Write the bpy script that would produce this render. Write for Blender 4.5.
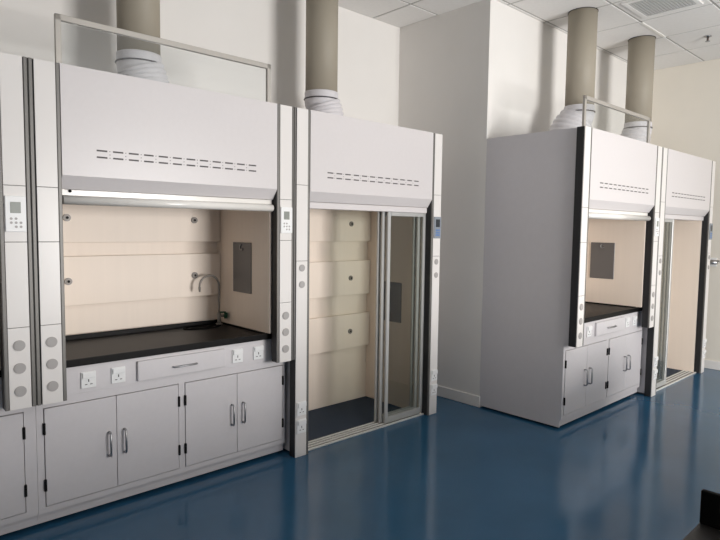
import bpy, bmesh, math
from mathutils import Vector, Matrix

for o in list(bpy.data.objects):
    bpy.data.objects.remove(o, do_unlink=True)
scene = bpy.context.scene
COL = scene.collection

# ------------------------------------------------------------------ camera
CX, CY, CZ, YAW, PITCH, ROLL, FPX = 0.3705, -3.1076, 1.5696, 0.7471, -0.0722, 0.013, 579.14
cam_data = bpy.data.cameras.new('camera')
cam = bpy.data.objects.new('camera', cam_data)
COL.objects.link(cam)
fw = Vector((math.sin(YAW) * math.cos(PITCH), math.cos(YAW) * math.cos(PITCH), math.sin(PITCH)))
rt = Vector((math.cos(YAW), -math.sin(YAW), 0))
up = rt.cross(fw)
r2 = rt * math.cos(ROLL) + up * math.sin(ROLL)
u2 = -rt * math.sin(ROLL) + up * math.cos(ROLL)
cam.matrix_world = Matrix(((r2.x, u2.x, -fw.x, CX), (r2.y, u2.y, -fw.y, CY), (r2.z, u2.z, -fw.z, CZ), (0, 0, 0, 1)))
cam_data.sensor_width = 36.0
cam_data.lens = 36.0 * FPX / 720.0
cam_data.clip_start = 0.05
scene.camera = cam

# ------------------------------------------------------------------ world, light, exposure
WIN = (3.15, 5.05, 0.55, 2.25)          # window in the wall behind the camera: x0, x1, z0, z1
YF = -6.5                                # inner face of that wall
world = bpy.data.worlds.new('world')
scene.world = world
world.use_nodes = True
world.node_tree.nodes['Background'].inputs[0].default_value = (0.78, 0.88, 1.0, 1)
world.node_tree.nodes['Background'].inputs[1].default_value = 1.0
ld = bpy.data.lights.new('window_daylight', 'AREA')
ld.shape = 'RECTANGLE'
ld.size = WIN[1] - WIN[0] - 0.1
ld.size_y = WIN[3] - WIN[2] - 0.1
ld.energy = 300
ld.color = (1.0, 0.97, 0.94)
lo = bpy.data.objects.new('window_daylight', ld)
COL.objects.link(lo)
lo.location = ((WIN[0] + WIN[1]) / 2, YF + 0.03, (WIN[2] + WIN[3]) / 2)
lo.rotation_euler = (math.pi / 2, 0, 0)     # -Z of the lamp looks along +Y
vs = scene.view_settings
vs.view_transform = 'Standard'
vs.look = 'None'
vs.gamma = 1.0
vs.use_curve_mapping = False
vs.exposure = 0.16

# ------------------------------------------------------------------ materials
def lin(*c):
    return tuple((v / 255 / 12.92) if v / 255 <= 0.04045 else ((v / 255 + 0.055) / 1.055) ** 2.4 for v in c)

MATS = {}
def mat(name, rgb, rough=0.5, metal=0.0, spec=0.5, noise=0.0, scale=(8, 8, 8), bump=0.0, coat=0.0, rvar=0.0):
    m = bpy.data.materials.new(name)
    m.use_nodes = True
    nt = m.node_tree
    b = nt.nodes['Principled BSDF']
    c = lin(*rgb)
    b.inputs['Base Color'].default_value = (*c, 1)
    b.inputs['Roughness'].default_value = rough
    b.inputs['Metallic'].default_value = metal
    b.inputs['Specular IOR Level'].default_value = spec
    b.inputs['Coat Weight'].default_value = coat
    if noise or bump or rvar:
        tc = nt.nodes.new('ShaderNodeTexCoord')
        mp = nt.nodes.new('ShaderNodeMapping')
        mp.inputs['Scale'].default_value = scale
        n = nt.nodes.new('ShaderNodeTexNoise')
        n.inputs['Scale'].default_value = 1.0
        n.inputs['Detail'].default_value = 5.0
        nt.links.new(tc.outputs['Object'], mp.inputs['Vector'])
        nt.links.new(mp.outputs['Vector'], n.inputs['Vector'])
        if noise:
            r = nt.nodes.new('ShaderNodeValToRGB')
            r.color_ramp.elements[0].position = 0.3
            r.color_ramp.elements[1].position = 0.7
            r.color_ramp.elements[0].color = (*[max(0, v * (1 - noise)) for v in c], 1)
            r.color_ramp.elements[1].color = (*[min(1, v * (1 + noise)) for v in c], 1)
            nt.links.new(n.outputs['Fac'], r.inputs['Fac'])
            nt.links.new(r.outputs['Color'], b.inputs['Base Color'])
        if rvar:
            mr = nt.nodes.new('ShaderNodeMapRange')
            mr.inputs['To Min'].default_value = max(0.02, rough - rvar)
            mr.inputs['To Max'].default_value = rough + rvar
            nt.links.new(n.outputs['Fac'], mr.inputs['Value'])
            nt.links.new(mr.outputs['Result'], b.inputs['Roughness'])
        if bump:
            bp = nt.nodes.new('ShaderNodeBump')
            bp.inputs['Strength'].default_value = bump
            bp.inputs['Distance'].default_value = 0.002
            nt.links.new(n.outputs['Fac'], bp.inputs['Height'])
            nt.links.new(bp.outputs['Normal'], b.inputs['Normal'])
    MATS[name] = m
    return m

mat('wall_paint', (234, 231, 227), 0.85, noise=0.015, scale=(3, 3, 3), bump=0.05)
mat('wall_cream', (233, 227, 215), 0.85, noise=0.015, scale=(3, 3, 3), bump=0.05)
mat('floor_epoxy', (44, 89, 121), 0.15, spec=0.4, noise=0.08, scale=(2.2, 2.2, 2.2), bump=0.04, rvar=0.05)
mat('tile_white', (232, 230, 227), 0.9, noise=0.02, scale=(30, 30, 30), bump=0.1)
mat('grid_shade', (166, 164, 160), 0.5)  # grey puts the shadow gap between tiles into the bar colour
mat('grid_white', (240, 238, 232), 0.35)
mat('plenum', (70, 68, 66), 0.9)
mat('powder_white', (214, 209, 209), 0.35, noise=0.01, scale=(40, 40, 40), bump=0.02)
mat('cabinet_white', (214, 210, 212), 0.38, noise=0.012, scale=(40, 40, 40), bump=0.02)
mat('side_grey', (212, 209, 212), 0.4, noise=0.012, scale=(20, 20, 20))
mat('pillar_metal', (44, 44, 46), 0.5, spec=0.3)
mat('trim_grey', (112, 110, 107), 0.45, metal=0.4)
mat('pillar_plate', (228, 224, 221), 0.3)
mat('gap_dark', (34, 33, 34), 0.8)
mat('slot_dark', (92, 88, 88), 0.7)
mat('liner_beige', (247, 233, 219), 0.5, noise=0.014, scale=(26, 26, 0.6), bump=0.02)
mat('epoxy_black', (13, 12, 13), 0.4, spec=0.13, noise=0.15, scale=(60, 60, 60), bump=0.03)
mat('sash_metal', (180, 175, 168), 0.35, metal=0.35)
mat('aluminium', (192, 192, 190), 0.38, metal=0.3)
mat('track_white', (222, 222, 219), 0.4, metal=0.1)
mat('floor_shade_dark', (48, 61, 78), 0.6, spec=0.12, noise=0.05, scale=(5, 5, 5))  # floor tone with the shade inside the walk-in hoods painted in
mat('handle_white', (232, 229, 224), 0.2)
mat('chrome', (168, 168, 170), 0.38, metal=1.0)
mat('hinge_black', (24, 23, 24), 0.8, spec=0.15)
mat('cap_grey', (168, 164, 162), 0.5)
mat('knob_grey', (140, 134, 128), 0.4)
mat('plastic_white', (240, 240, 240), 0.3)
mat('pin_dark', (60, 58, 58), 0.6)
mat('screen_grey', (146, 150, 144), 0.25)
mat('screen_dark', (58, 62, 66), 0.2)
mat('button_grey', (176, 172, 170), 0.5)
mat('bezel_grey', (140, 146, 154), 0.4)
mat('key_blue', (92, 130, 186), 0.4)
mat('hatch_grey', (104, 101, 100), 0.3)
mat('valve_green', (24, 84, 52), 0.4)
mat('duct_pvc', (160, 152, 137), 0.6, noise=0.03, scale=(4, 4, 0.6))
mat('flex_white', (212, 209, 212), 0.6, noise=0.04, scale=(20, 20, 20), bump=0.2)
mat('strap_dark', (70, 68, 70), 0.5)
mat('bench_top', (40, 37, 35), 0.5, noise=0.1, scale=(50, 50, 50))
mat('case_black', (3, 3, 3), 0.7, spec=0.1)
mat('vent_grey', (196, 196, 194), 0.6)
mat('sprinkler_red', (90, 80, 76), 0.4, metal=0.5)

def glass(name, tint, fac=0.9):
    m = bpy.data.materials.new(name)
    m.use_nodes = True
    nt = m.node_tree
    nt.nodes.clear()
    out = nt.nodes.new('ShaderNodeOutputMaterial')
    t = nt.nodes.new('ShaderNodeBsdfTransparent')
    t.inputs[0].default_value = (*tint, 1)
    g = nt.nodes.new('ShaderNodeBsdfGlossy')
    g.inputs['Roughness'].default_value = 0.02
    lw = nt.nodes.new('ShaderNodeLayerWeight')       # same on both faces of the pane
    lw.inputs[0].default_value = 0.5
    pw = nt.nodes.new('ShaderNodeMath')
    pw.operation = 'POWER'
    pw.inputs[1].default_value = 5.0
    nt.links.new(lw.outputs['Facing'], pw.inputs[0])
    fr = nt.nodes.new('ShaderNodeMath')
    fr.operation = 'MULTIPLY_ADD'
    fr.inputs[1].default_value = 0.6
    fr.inputs[2].default_value = 0.045
    nt.links.new(pw.outputs[0], fr.inputs[0])
    mx = nt.nodes.new('ShaderNodeMixShader')
    nt.links.new(fr.outputs[0], mx.inputs[0])
    nt.links.new(t.outputs[0], mx.inputs[1])
    nt.links.new(g.outputs[0], mx.inputs[2])
    nt.links.new(mx.outputs[0], out.inputs[0])
    MATS[name] = m
glass('glass_clear', (0.96, 0.97, 0.97))
glass('glass_tinted', (0.945, 0.958, 0.945))

# ------------------------------------------------------------------ mesh building
class MB:
    def __init__(self):
        self.bm = bmesh.new()

    def _merge(self, b, smooth=False):
        me = bpy.data.meshes.new('tmp')
        if smooth:
            for f in b.faces:
                f.smooth = True
        b.to_mesh(me)
        b.free()
        self.bm.from_mesh(me)
        bpy.data.meshes.remove(me)
        return self

    def box(self, x0, x1, y0, y1, z0, z1, bev=0.0, seg=1):
        b = bmesh.new()
        bmesh.ops.create_cube(b, size=1.0)
        for v in b.verts:
            v.co = Vector((x0 + (v.co.x + .5) * (x1 - x0), y0 + (v.co.y + .5) * (y1 - y0), z0 + (v.co.z + .5) * (z1 - z0)))
        if bev:
            bmesh.ops.bevel(b, geom=list(b.edges), offset=bev, segments=seg, affect='EDGES', profile=0.6)
        return self._merge(b)

    def prism_x(self, prof, x0, x1, smooth=False):
        """profile of (y, z) points extruded along x"""
        b = bmesh.new()
        a = [b.verts.new((x0, y, z)) for y, z in prof]
        c = [b.verts.new((x1, y, z)) for y, z in prof]
        n = len(prof)
        for i in range(n):
            f = b.faces.new((a[i], a[(i + 1) % n], c[(i + 1) % n], c[i]))
            f.smooth = smooth
        b.faces.new(a)
        b.faces.new(list(reversed(c)))
        bmesh.ops.recalc_face_normals(b, faces=list(b.faces))
        return self._merge(b)

    def cyl(self, p0, p1, r, n=20, r1=None):
        p0, p1 = Vector(p0), Vector(p1)
        d = p1 - p0
        b = bmesh.new()
        bmesh.ops.create_cone(b, cap_ends=True, segments=n, radius1=r, radius2=r if r1 is None else r1, depth=d.length)
        q = Vector((0, 0, 1)).rotation_difference(d.normalized()).to_matrix().to_4x4()
        bmesh.ops.transform(b, matrix=Matrix.Translation((p0 + p1) / 2) @ q, verts=list(b.verts))
        for f in b.faces:
            f.smooth = len(f.verts) == 4
        return self._merge(b)

    def tube(self, path, r, n=12):
        """tube through points; r a number or a list"""
        path = [Vector(p) for p in path]
        rs = r if isinstance(r, (list, tuple)) else [r] * len(path)
        b = bmesh.new()
        rings = []
        ref = None
        for i, p in enumerate(path):
            t = (path[min(i + 1, len(path) - 1)] - path[max(i - 1, 0)]).normalized()
            if ref is None:
                ref = Vector((1, 0, 0)) if abs(t.x) < .8 else Vector((0, 1, 0))
            u = (ref - t * ref.dot(t)).normalized()
            ref = u
            w = t.cross(u)
            rings.append([b.verts.new(p + (u * math.cos(a) + w * math.sin(a)) * rs[i]) for a in (2 * math.pi * k / n for k in range(n))])
        for i in range(len(rings) - 1):
            for k in range(n):
                f = b.faces.new((rings[i][k], rings[i][(k + 1) % n], rings[i + 1][(k + 1) % n], rings[i + 1][k]))
                f.smooth = True
        b.faces.new(rings[0])
        b.faces.new(list(reversed(rings[-1])))
        bmesh.ops.recalc_face_normals(b, faces=list(b.faces))
        return self._merge(b)

    def ellipse_ring(self, cx, cy, z, rx, ry, w, h, n=32):
        """raised oval ring with a sunken bowl"""
        b = bmesh.new()
        prof = [(1.0, 0.0), (1.0, h), (1.0 - w, h), (1.0 - w * 1.4, -0.001), (0.5, 0.0006), (0.05, 0.0006)]
        rings = [[b.verts.new((cx + rx * s * math.cos(t), cy + ry * s * math.sin(t), z + dz)) for t in (2 * math.pi * k / n for k in range(n))] for s, dz in prof]
        for i in range(len(rings) - 1):
            for k in range(n):
                b.faces.new((rings[i][k], rings[i][(k + 1) % n], rings[i + 1][(k + 1) % n], rings[i + 1][k]))
        b.faces.new(rings[-1])
        bmesh.ops.recalc_face_normals(b, faces=list(b.faces))
        return self._merge(b, True)

MESH = {}
def obj(name, key, fn, material, parent=None, loc=None):
    """one mesh object; meshes with the same key are shared"""
    if key is None or key not in MESH:
        m = MB()
        fn(m)
        me = bpy.data.meshes.new(name)
        m.bm.to_mesh(me)
        m.bm.free()
        me.materials.append(MATS[material])
        if key is not None:
            MESH[key] = me
    else:
        me = MESH[key]
    o = bpy.data.objects.new(name, me)
    COL.objects.link(o)
    if parent is not None:
        o.parent = parent
    if loc is not None:
        o.location = loc
    return o

def tag(o, label, cat, group=None):
    o['label'] = label
    o['category'] = cat
    if group:
        o['group'] = group
    return o

def thing(name, loc, label, cat, group=None):
    o = bpy.data.objects.new(name, None)
    COL.objects.link(o)
    o.location = loc
    o.empty_display_size = 0.1
    return tag(o, label, cat, group)

def struct(name, fn, material, label=None):
    o = obj(name, None, fn, material)
    o['kind'] = 'structure'
    if label:
        o['label'] = label
    return o

# ------------------------------------------------------------------ room shell
XL, XR, YW, YP, XP, ZC = -3.2, 7.834, 0.905, -0.1425, 4.576, 3.52
T = 0.2
struct('floor', lambda m: m.box(XL - T, XR + T, YF - T, YW + T, -0.1, 0), 'floor_epoxy', 'glossy blue epoxy floor')
struct('wall_back', lambda m: m.box(XL, XP, YW, YW + T, 0, ZC + .1), 'wall_paint', 'white painted wall behind the near fume hoods')
struct('wall_pier', lambda m: m.box(XP, XR, YP, YW + T, 0, ZC + .1), 'wall_paint', 'white wall block stepping forward behind the far fume hoods')
struct('wall_right', lambda m: m.box(XR, XR + T, YF - T, YW + T, 0, ZC + .1), 'wall_cream', 'cream end wall at the far right')
struct('wall_left', lambda m: m.box(XL - T, XL, YF - T, YW + T, 0, ZC + .1), 'wall_paint', 'white wall out of frame on the left')
def front_wall(m):
    x0, x1, z0, z1 = WIN
    m.box(XL, x0, YF - T, YF, 0, ZC + .1)
    m.box(x1, XR, YF - T, YF, 0, ZC + .1)
    m.box(x0, x1, YF - T, YF, 0, z0)
    m.box(x0, x1, YF - T, YF, z1, ZC + .1)
struct('wall_front', front_wall, 'wall_paint', 'white wall with the window behind the camera')
w1 = struct('window_1', lambda m: (m.box(WIN[0], WIN[0] + .05, YF - .12, YF - .06, WIN[2], WIN[3]), m.box(WIN[1] - .05, WIN[1], YF - .12, YF - .06, WIN[2], WIN[3]),
      m.box(WIN[0], WIN[1], YF - .12, YF - .06, WIN[2], WIN[2] + .05), m.box(WIN[0], WIN[1], YF - .12, YF - .06, WIN[3] - .05, WIN[3]),
      m.box((WIN[0] + WIN[1]) / 2 - .025, (WIN[0] + WIN[1]) / 2 + .025, YF - .12, YF - .06, WIN[2], WIN[3])), 'aluminium', 'window that lets the daylight in')
obj('pane', None, lambda m: m.box(WIN[0] + .04, WIN[1] - .04, YF - .1, YF - .092, WIN[2] + .04, WIN[3] - .04), 'glass_clear', w1)
struct('baseboard_pier', lambda m: m.box(XP - .012, XP - .0005, YP - .012, YW - .001, 0.001, 0.1, .003), 'wall_paint', 'white skirting along the pier')
struct('baseboard_right', lambda m: m.box(XR - .012, XR - .0005, YF + .01, YP - .001, 0.001, 0.1, .003), 'wall_paint', 'white skirting along the end wall')

# ceiling: slab, grid bars and 0.61 m tiles, each tile a piece
ceil = struct('ceiling', lambda m: m.box(XL - T, XR + T, YF - T, YW + T, ZC + .04, ZC + .1), 'plenum', 'suspended ceiling of square white tiles')
G, GX, GY = 0.61, 6.035, -0.79
xs = [GX + G * k for k in range(-16, 4)]
ys = [GY + G * k for k in range(-10, 4)]
def clipr(a, b, lo_, hi):
    return max(a, lo_), min(b, hi)
VENT_CELL = (5.425, -1.40)
for x in xs[:-1]:
    for y in ys[:-1]:
        a0, a1 = clipr(x + .0095, x + G - .0095, XL + .002, XR - .002)
        b0, b1 = clipr(y + .0095, y + G - .0095, YF + .002, YW - .002)
        if a1 - a0 < .02 or b1 - b0 < .02:
            continue
        if a0 >= XP - .01 and b0 >= YP - .01:
            continue
        if a1 > XP and b1 > YP and a0 > XP - .3:
            b1 = min(b1, YP - .002)
        elif a1 > XP and b1 > YP and b0 > YP:
            a1 = XP - .002
        if a1 - a0 < .02 or b1 - b0 < .02:
            continue
        w, h = round(a1 - a0, 3), round(b1 - b0, 3)
        obj('ceiling_tile', ('tile', w, h), lambda m: m.box(-w / 2, w / 2, -h / 2, h / 2, 0, .015, .002), 'tile_white', ceil, ((a0 + a1) / 2, (b0 + b1) / 2, ZC))
for x in xs[1:-1]:
    if XL < x < XR:
        y1 = YP if x > XP else YW
        obj('grid_bar', ('gby', x > XP), lambda m: m.box(-.011, .011, YF, y1, 0, .02), 'grid_shade', ceil, (x, 0, ZC + .004))
for y in ys[1:-1]:
    if YF < y < YW:
        x1 = XP if y > YP else XR
        obj('grid_bar', ('gbx', y > YP), lambda m: m.box(XL, x1, -.011, .011, 0, .02), 'grid_shade', ceil, (0, y, ZC + .0045))
wb = obj('grid_bar', None, lambda m: m.box(6.06, 6.64, GY - .014, GY + .014, ZC - .006, ZC + .003, .002), 'grid_white', ceil)  # one segment drawn whiter than the other bars
wb['label'] = 'one white segment of the ceiling grid'

# ------------------------------------------------------------------ fume hoods
PITCH_X = 1.54
W = 1.505
PW = 0.095          # white plate width
PD = 0.066          # pillar depth

def pillar(h, side, walk, last_gap=True):
    """dark metal pillar with white face plates; side 0 left, 1 right"""
    zb = 0.0 if walk else 0.68
    zt = 2.35
    if side == 0:
        x0, x1, p0, p1 = -0.001, 0.114, 0.002, PW
    else:
        x0, x1, p0, p1 = W - 0.114, W + 0.001, W - PW, W - 0.002
    p = obj('pillar', ('pillar', side, walk), lambda m: m.box(x0, x1, 0.004, PD, zb, zt, .006, 2), 'pillar_metal', h)
    t0, t1 = (PW + .001, .1145) if side == 0 else (W - .1145, W - PW - .001)
    obj('edge_trim', ('trim', side, walk), lambda m: m.box(t0, t1, -.001, .012, zb, zt, .004, 2), 'trim_grey', p)
    seams = [zb + .002, 1.345, 1.85, zt] if walk else [zb, 1.075, 1.483, 1.748, zt]
    for i in range(len(seams) - 1):
        a, b = seams[i] + (.0012 if i else 0), seams[i + 1] - .0012
        obj('pillar_panel', ('pp', side, walk, i), lambda m: m.box(p0, p1, -0.002, 0.02, a, b, .0012), 'pillar_plate', p)
    cx = (p0 + p1) / 2
    for z in ([1.298, 1.187] if walk else [0.989, 0.879, 0.767]):
        r = .0235 if walk else .026
        obj('service_cap', ('cap', walk), lambda m: (m.cyl((0, 0, 0), (0, -.004, 0), r, 24), m.cyl((0, -.004, 0), (0, -.0055, 0), r * .8, 24)), 'cap_grey', p, (cx, -0.002, z))
    if walk:
        for z in (0.338, 0.215):
            socket(h, cx, -0.002, z, .078, .095, 0.85)
    return p

def socket(h, x, y, z, w, hh, s=1.0):
    k = ('sock', w, hh)
    o = obj('power_socket', k, lambda m: (m.box(-w / 2, w / 2, -.008, 0, -hh / 2, hh / 2, .003, 2), m.box(-w * .42, w * .46, -.016, -.008, hh * .12, hh * .46, .003, 2)), 'plastic_white', h, (x, y, z))
    for dx, dz, ww, h2 in ((0.0, -.004, .005, .014), (-.013, -.024, .012, .004), (.013, -.024, .012, .004)):
        obj('socket_slot', ('slot', ww, h2), lambda m: m.box(-ww / 2, ww / 2, -.0012, 0, -h2 / 2, h2 / 2), 'pin_dark', o, (dx, -.0078, dz))
    return o

def control_panel(h, style):
    cx = W - PW / 2
    if style == 0:
        zc, hh, w = 1.615, 0.168, 0.088
        p = obj('control_panel', ('cp0',), lambda m: m.box(-w / 2, w / 2, -.008, 0, -hh / 2, hh / 2, .003, 2), 'plastic_white', h, (cx, -.002, zc))
        obj('screen', ('scr0',), lambda m: m.box(-.022, .022, -.0015, 0, -.026, .026, .0006), 'screen_grey', p, (-.001, -.0078, .030))
        for r_, row in enumerate(((-.02, 0), (-.02, 0, .02), (0, .02))):
            for dx in row:
                obj('button', ('btn0',), lambda m: m.cyl((0, 0, 0), (0, -.0015, 0), .006, 14), 'button_grey', p, (dx, -.0078, -.022 - .019 * r_))
    else:
        zc, hh, w = 1.582, 0.178, 0.09
        p = obj('control_panel', ('cp1',), lambda m: m.box(-w / 2, w / 2, -.008, 0, -hh / 2, hh / 2, .003, 2), 'bezel_grey', h, (cx, -.002, zc))
        obj('screen', ('scr1',), lambda m: m.box(-.026, .026, -.0015, 0, -.032, .032, .0006), 'screen_dark', p, (0, -.0078, .036))
        for r_ in range(3):
            for dx in (-.018, .0, .018):
                obj('button', ('btn1',), lambda m: m.box(-.007, .007, -.0015, 0, -.007, .007, .001), 'key_blue', p, (dx, -.0078, -.022 - .02 * r_))

def front_panel(h, x0s):
    prof = [(0, 2.35), (0, 1.812), (.045, 1.746), (.062, 1.746), (.062, 1.76), (.02, 1.83), (.02, 2.35)]
    p = obj('front_panel', ('fp',), lambda m: m.prism_x(prof, .117, W - .117), 'powder_white', h)
    for k in range(12):
        for z in (1.947, 1.9135):
            obj('vent_slot', ('vs',), lambda m: m.box(0, .053, -.0006, .001, -.0042, .0042), 'slot_dark', p, (x0s + .0815 * k, 0, z))
    def dots(m):
        for k in range(11):
            for z in (1.947, 1.930, 1.9135):
                x = x0s + .0815 * k + .066
                m.box(x - .0022, x + .0022, -.0005, .001, z - .0022, z + .0022)
    d = obj('perforations', ('dots', round(x0s, 3)), dots, 'slot_dark', p)
    d['kind'] = 'stuff'
    return p

def baffles(h, zs, recess_bottom, kx=.334):
    """proud back boards (centre z) over a recessed back sheet"""
    obj('back_sheet', ('bs', recess_bottom), lambda m: m.box(.122, W - .122, .750, .760, recess_bottom, 2.30), 'liner_beige', h)
    for zc in zs:
        b = obj('baffle_board', ('baf',), lambda m: m.box(.131, W - .131, .708, .728, -.152, .152, .0015), 'liner_beige', h, (0, 0, zc))
        for x in (kx, W - kx):
            obj('baffle_knob', ('bk',), lambda m: (m.cyl((0, 0, 0), (0, -.010, 0), .022, 24), m.cyl((0, -.010, 0), (0, -.014, 0), .012, 16)), 'knob_grey', b, (x, .708, 0))
            obj('knob_screw', ('bks',), lambda m: m.cyl((0, 0, 0), (0, -.001, 0), .0085, 12), 'hinge_black', b, (x, .6945, 0))

def shell(h, walk, end, zb):
    """side sheets, roof and liners"""
    for side in (0, 1):
        x0, x1 = (.020, .036) if side == 0 else (W - .036, W - .020)
        lo_y = PD - .002 if walk else (.112 if end and side == 0 else .152)
        o = obj('side_panel', ('sp', side, walk, end), lambda m: (m.box(x0, x1, PD - .002, .885, .678, 2.348), m.box(x0, x1, lo_y, .885, .080, .678), m.box(x0, x1, lo_y + (.016 if end else 0), .885, .018, .080)), 'side_grey', h)
        l0, l1 = (.1155, .128) if side == 0 else (W - .128, W - .1155)
        obj('side_liner', ('sl', side, walk), lambda m: m.box(l0, l1, PD + .002, .752, zb, 2.30), 'liner_beige', h)
    obj('roof_panel', ('rp',), lambda m: m.box(.022, W - .022, .10, .885, 2.30, 2.345), 'powder_white', h)
    obj('rear_panel', ('rear', walk), lambda m: m.box(.022, W - .022, .875, .885, 0.002, 2.30), 'side_grey', h)

def hatch(h, side, y0, y1, z0, z1):
    x0, x1 = (W - .134, W - .128)
    o = obj('inspection_hatch', ('hatch', z0), lambda m: m.box(x0, x1, -.118, .118, z0, z1, .002), 'hatch_grey', h, (0, (y0 + y1) / 2, 0))
    o['label'] = 'dark grey inspection hatch on the inner side wall'
    pts = [(x0 - .004, .018 * math.cos(a), z1 - .034 + .018 * math.sin(a)) for a in [math.radians(d) for d in range(-150, 91, 20)]]
    obj('finger_pull', ('fpull', z0), lambda m: m.tube(pts, .0045, 8), 'chrome', o)

def filler(h, walk_floor, g=.035):
    zb = 0.0 if walk_floor else 0.68
    obj('filler_strip', ('fill', g), lambda m: (m.box(W + .0015, W + g / 2 - .0015, .001, .03, zb, 2.35, .003), m.box(W + g / 2 + .0015, W + g - .0015, .001, .03, zb, 2.35, .003), m.box(W + .0015, W + g - .0015, .012, .04, zb, 2.35)), 'trim_grey', h)

def sash(h):
    x0, x1, y0, y1, zt = .119, W - .119, .068, .088, 2.605
    s = obj('sash', ('sash',), lambda m: (m.box(x0, x1, y0, y1, zt - .03, zt, .002), m.box(x0, x0 + .028, y0, y1, 1.69, zt, .002), m.box(x1 - .028, x1, y0, y1, 1.69, zt, .002), m.box(x0, x1, y0, y1, 1.69, 1.72, .002)), 'sash_metal', h)
    obj('glass_pane', ('sashg',), lambda m: m.box(x0 + .02, x1 - .02, y0 + .007, y1 - .007, 1.71, zt - .02), 'glass_clear', s)
    n = 10
    prof = [(.0675, 1.716)]
    for i in range(n + 1):
        a = math.radians(90 + 180 * i / n)
        prof.append((.046 + .024 * math.cos(a), 1.692 + .023 * math.sin(a)))
    prof += [(.0675, 1.669)]
    obj('pull_bar', ('pullbar',), lambda m: m.prism_x(prof, x0 + .008, x1 - .006, True), 'handle_white', s)
    obj('sash_lip', ('lip',), lambda m: m.box(x0 + .003, x1 - .003, .054, .0675, 1.7165, 1.7435), 'handle_white', s)
    obj('stop_pin', ('pin',), lambda m: m.cyl((.165, .054, 1.737), (.165, .046, 1.737), .007, 14), 'hinge_black', s)
    return s

def bench_hood(loc, label, hatch_y, tap=False, end=False, first=False):
    h = thing('fume_hood', loc, label, 'fume hood', 'bench fume hoods along the wall')
    shell(h, False, end, 0.867)
    pillar(h, 0, False); pillar(h, 1, False)
    control_panel(h, 0)
    front_panel(h, .281)
    sash(h)
    baffles(h, (1.61, 1.22), .80)
    hatch(h, 1, hatch_y[0], hatch_y[1], 1.11, 1.46)
    # worktop with raised rim
    def top(m):
        x0, x1 = .131, W - .131
        m.box(.116, W - .116, .10, .742, .827, .858)
        m.box(.04, W - .04, .088, .110, .826, .8665, .004, 2)
        m.box(x0, x1, .694, .7075, .82, .886, .003)
        m.box(x0, x0 + .012, .112, .694, .82, .869, .003)
        m.box(x1 - .012, x1, .112, .694, .82, .869, .003)
    wt = obj('worktop', ('wt',), top, 'epoxy_black', h)
    wt['label'] = 'black resin worktop with a raised rim'
    obj('cup_sink', ('sink',), lambda m: m.ellipse_ring(1.175, .605, .858, .14, .07, .10, .008), 'case_black', h)
    if tap:
        x, y, r = 1.318, .625, .0755
        def goose(m):
            path = [(x, y, .87), (x, y, 1.0), (x, y, 1.10), (x, y, 1.145)]
            for i in range(1, 13):
                a = math.pi * i / 12
                path.append((x - r + r * math.cos(a), y, 1.145 + r * math.sin(a)))
            path += [(x - 2 * r, y, 1.13)]
            m.tube(path, .0075, 12)
            m.cyl((x - 2 * r, y, 1.14), (x - 2 * r, y, 1.108), .010, 14, .006)
            m.cyl((x, y, .858), (x, y, .872), .024, 20)
            m.cyl((x, y, .862), (x, y, .95), .013, 16)
            m.cyl((x, y, .926), (x + .045, y - .03, .926), .010, 12)
        t = obj('gooseneck_tap', None, goose, 'knob_grey', h)
        obj('valve_handle', None, lambda m: (m.cyl((x + .03, y - .02, .926), (x + .05, y - .033, .926), .022, 10), m.box(x - .004, x + .034, y - .04, y - .012, .948, .958, .003)), 'valve_green', t)
    # base cabinet
    dx = .02 if end else 0.0
    def frame(m):
        X0, X1 = (.0365 - dx if end else -.002), (W + .0405 if first else W + .029 - dx)
        re = 1.4915 if first else W + .0085
        y0, y1 = .112, .15
        m.box(X0, .0305, y0, y1, .078, .676)
        m.box(re, X1, y0, y1, .078, .676)
        m.box(.0305, re, y0, y1, .078, .1095)
        m.box(.0305, re, y0, y1, .6305, .676)
        m.box(.7625, .7995, y0, y1, .1095, .6305)
        m.box(.04, W - .04, y0, y1, .6765, .8255)
    obj('face_frame', ('ff', end, first), frame, 'cabinet_white', h, (dx, 0, 0))
    obj('toe_kick', ('tk', end, first), lambda m: m.box(.0365 if end else -.002, W + .0405 if first else W + .029, .132, .146, .022, .0775), 'cabinet_white', h)
    obj('dark_base', ('dark_base',), lambda m: m.box(.06, W - .03, .19, .84, .001, .03), 'gap_dark', h)  # dark block paints the shade in the gap under the hood
    obj('gap_backing', ('gapback',), lambda m: m.box(.024, W - .024, .151, .20, .08, .818), 'gap_dark', h)  # dark backing stands in for shade in the door gaps
    for x0, x1, hx, gx in ((.0345, .3945, .032, .354), (.3975, .7585, .761, .437), (.8035, 1.1555, .801, 1.118), (1.1585, 1.4875 if first else 1.5095, 1.4895 if first else 1.5118, 1.199)):
        w = x1 - x0
        d = obj('door', ('door', round(w, 3)), lambda m: m.box(0, w, .108, .13, .1130, .6265, .0015), 'cabinet_white', h, (x0 + dx, 0, 0))
        def hnd(m):
            path = [(0, .109, .432), (0, .088, .432), (0, .080, .424), (0, .080, .31), (0, .088, .302), (0, .109, .302)]
            m.tube(path, .0062, 10)
        obj('handle', ('hnd',), hnd, 'chrome', d, (gx - x0, 0, 0))
        for z in (.523, .226):
            obj('hinge', ('hinge',), lambda m: (m.box(-.006, .006, .1, .114, -.031, .031, .002),), 'hinge_black', d, (hx - x0, 0, z))
    dr = obj('drawer', ('drw',), lambda m: m.box(.514, 1.066, .094, .113, .690, .803, .002), 'cabinet_white', h, (dx, 0, 0))
    obj('handle', ('dhnd',), lambda m: m.tube([(.721, .095, .742), (.721, .082, .742), (.728, .076, .742), (.86, .076, .742), (.867, .082, .742), (.867, .095, .742)], .005, 8), 'chrome', dr)
    for x in (.252, .409, 1.160, 1.316):
        socket(h, x + dx, .112, .743, .076, .088)
    return h

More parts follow.
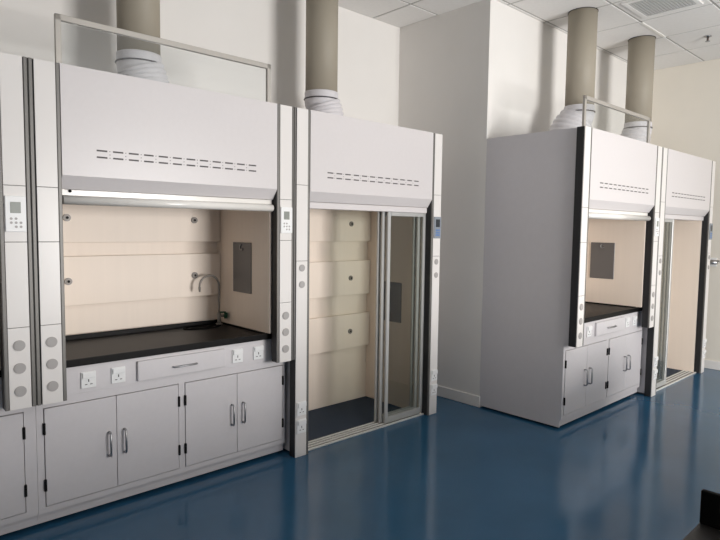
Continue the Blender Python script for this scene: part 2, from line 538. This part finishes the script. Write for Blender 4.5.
def walk_in_hood(loc, label, door_side):
    h = thing('fume_hood', loc, label, 'fume hood', 'walk-in fume hoods along the wall')
    shell(h, True, False, .002)
    pillar(h, 0, True); pillar(h, 1, True)
    control_panel(h, 1)
    front_panel(h, .267)
    baffles(h, (1.605, 1.127, .650), .002, .373)
    if door_side:
        hatch(h, 1, .31, .545, .75, 1.10)
    x0, x1 = .117, W - .117
    obj('door_head', ('dh',), lambda m: (m.box(x0, x1, .052, .17, 1.70, 1.744, .002)), 'powder_white', h)
    tr = obj('floor_track', ('ft',), lambda m: m.box(x0, x1, .042, .165, .001, .005), 'trim_grey', h)
    for ya, yb in ((.040, .056), (.082, .096), (.118, .130), (.153, .167)):
        obj('track_rail', ('rail', ya), lambda m: m.box(x0, x1, ya, yb, .001, .012, .001), 'track_white', tr)
    obj('floor_shade', ('fshade',), lambda m: m.box(.13, W - .13, .168, .74, .001, .006, .001), 'floor_shade_dark', h)  # added dark sheet, paints shade on the floor inside the hood
    lw = .455
    for i, (y, e) in enumerate(((.067, .943), (.103, .917), (.138, .905))):
        xa = e if door_side else W - e - lw
        def leaf(m):
            m.box(0, .034, 0, .018, .014, 1.70, .003)
            m.box(lw - .034, lw, 0, .018, .014, 1.70, .003)
            m.box(.034, lw - .034, 0, .018, .014, .062, .003)
            m.box(.034, lw - .034, 0, .018, 1.668, 1.70, .003)
        d = obj('sliding_door', ('leaf',), leaf, 'aluminium', h, (xa, y, 0))
        obj('glass_pane', ('leafg',), lambda m: m.box(.03, lw - .03, .007, .011, .05, 1.68), 'glass_tinted', d)
    return h

YC = -1.0292
hL = bench_hood((1.084 - W, 0, 0), 'white bench fume hood cut off by the left edge, only its right pillar showing', (.31, .545), first=True)
hA = bench_hood((1.128, 0, 0), 'large white bench fume hood in the left foreground with sink and gooseneck tap inside', (.284, .52), tap=True)
hB = walk_in_hood((2.668, 0, 0), 'white walk-in fume hood with glass sliding doors pushed right, beside the grey pier', 1)
hB.scale.x = 0.991
hC = bench_hood((4.557, YC, 0), 'white bench fume hood standing forward on the right with its tall grey side panel showing', (.337, .573), end=True)
hD = walk_in_hood((6.0965, YC, 0), 'white walk-in fume hood at the far right end with doors pushed left', 0)
for hh, gap in ((hL, .043), (hA, .034), (hC, .034)):
    filler(hh, False, gap)

# ------------------------------------------------------------------ exhaust ducts
def duct(x, y, zp, off, rb, label):
    t = thing('exhaust_duct', (x, y, 0), label, 'duct', 'exhaust ducts above the fume hoods')
    obj('pipe', None, lambda m: m.cyl((0, 0, zp - .05), (0, 0, ZC + .02), .125, 48), 'duct_pvc', t)
    obj('ceiling_collar', None, lambda m: m.cyl((0, 0, ZC - .004), (0, 0, ZC + .004), .129, 48), 'gap_dark', t)
    path, rs = [], []
    n = 40
    for i in range(n + 1):
        f = i / n
        z = zp + .025 + (2.3475 - zp - .025) * f
        s = max(0, (f - .25) / .75)
        s = math.sin(s * math.pi / 2) ** 0.75
        path.append((off[0] * s, off[1] * s, z))
        rs.append(.131 + (rb - .131) * s + (.006 if i % 4 in (1, 2) else -.002) * (1 if f > .25 else .15))
    fl = obj('flexible_hose', None, lambda m: m.tube(path, rs, 40), 'flex_white', t)
    def strap(m):
        z = zp - .03
        pts = [(.1335 * math.cos(a), .1335 * math.sin(a), z) for a in [2 * math.pi * k / 40 for k in range(41)]]
        m.tube(pts, .005, 6)
    obj('strap', None, strap, 'strap_dark', fl)
    return t
duct(1.838, .50, 2.585, (.03, -.01), .150, 'thick beige exhaust duct with white hose above the foreground bench hood')
duct(3.276, .50, 2.595, (.035, -.01), .150, 'beige exhaust duct above the walk-in hood beside the pier')
duct(5.435, -.53, 2.665, (-.06, .06), .195, 'beige exhaust duct with bulging white hose above the right-hand bench hood')
duct(6.555, -.60, 2.655, (-.03, .03), .150, 'beige exhaust duct nearest the cream end wall')

# ------------------------------------------------------------------ ceiling fittings
v = thing('ceiling_vent', (5.425 + .305, -1.40 + .305, ZC), 'grey square air grille set in the ceiling tiles at top right', 'vent')
obj('frame', None, lambda m: (m.box(-.27, .22, -.25, -.21, -.012, 0, .002), m.box(-.27, .22, .20, .24, -.012, 0, .002), m.box(-.27, -.23, -.21, .20, -.012, 0, .002), m.box(.18, .22, -.21, .20, -.012, 0, .002)), 'tile_white', v)
obj('backing', None, lambda m: m.box(-.23, .18, -.21, .20, -.003, -.0005), 'vent_grey', v)
for k in range(16):
    obj('grille_slat', ('slat',), lambda m: m.box(-.23, .18, -.009, .009, -.010, -.006), 'vent_grey', v, (0, -.198 + .0258 * k, 0))

s = thing('sprinkler_head', (6.907, -1.098, ZC), 'small sprinkler head hanging from the ceiling at top right', 'sprinkler')
obj('escutcheon', None, lambda m: m.cyl((0, 0, 0), (0, 0, -.008), .032, 20), 'chrome', s)
obj('stem', None, lambda m: m.cyl((0, 0, -.008), (0, 0, -.05), .010, 12), 'sprinkler_red', s)
obj('deflector', None, lambda m: m.cyl((0, 0, -.05), (0, 0, -.054), .022, 16), 'chrome', s)

# ------------------------------------------------------------------ wall valve
t = thing('gas_valve', (XR, -.985, 1.235), 'small silver valve on the wall beyond the last fume hood', 'valve')
obj('mounting_plate', None, lambda m: m.box(-.012, -.001, -.05, .05, -.05, .05, .003), 'plastic_white', t)
obj('valve_body', None, lambda m: (m.cyl((-.012, 0, 0), (-.075, 0, 0), .018, 14), m.cyl((-.06, -.07, 0), (-.06, .07, 0), .026, 14)), 'chrome', t)
obj('lever', None, lambda m: m.box(-.085, -.072, -.10, .012, .004, .026, .004), 'knob_grey', t)

# ------------------------------------------------------------------ island bench at the lower right
b = thing('lab_bench', (0, 0, 0), 'dark-topped laboratory bench cut off at the bottom right corner', 'bench')
obj('bench_top', None, lambda m: m.box(1.55, 5.2, -3.5, -2.664, .815, .85, .003), 'bench_top', b)
obj('bench_body', None, lambda m: m.box(1.62, 5.13, -3.44, -2.70, .08, .8145), 'cabinet_white', b)
obj('dark_base', None, lambda m: m.box(1.66, 5.09, -3.40, -2.76, .001, .08), 'gap_dark', b)
g = obj('splash_guard', None, lambda m: m.box(1.937, 1.952, -3.30, -2.666, .8502, .935, .002), 'case_black', b)
g['label'] = 'low black guard panel standing on the bench top'
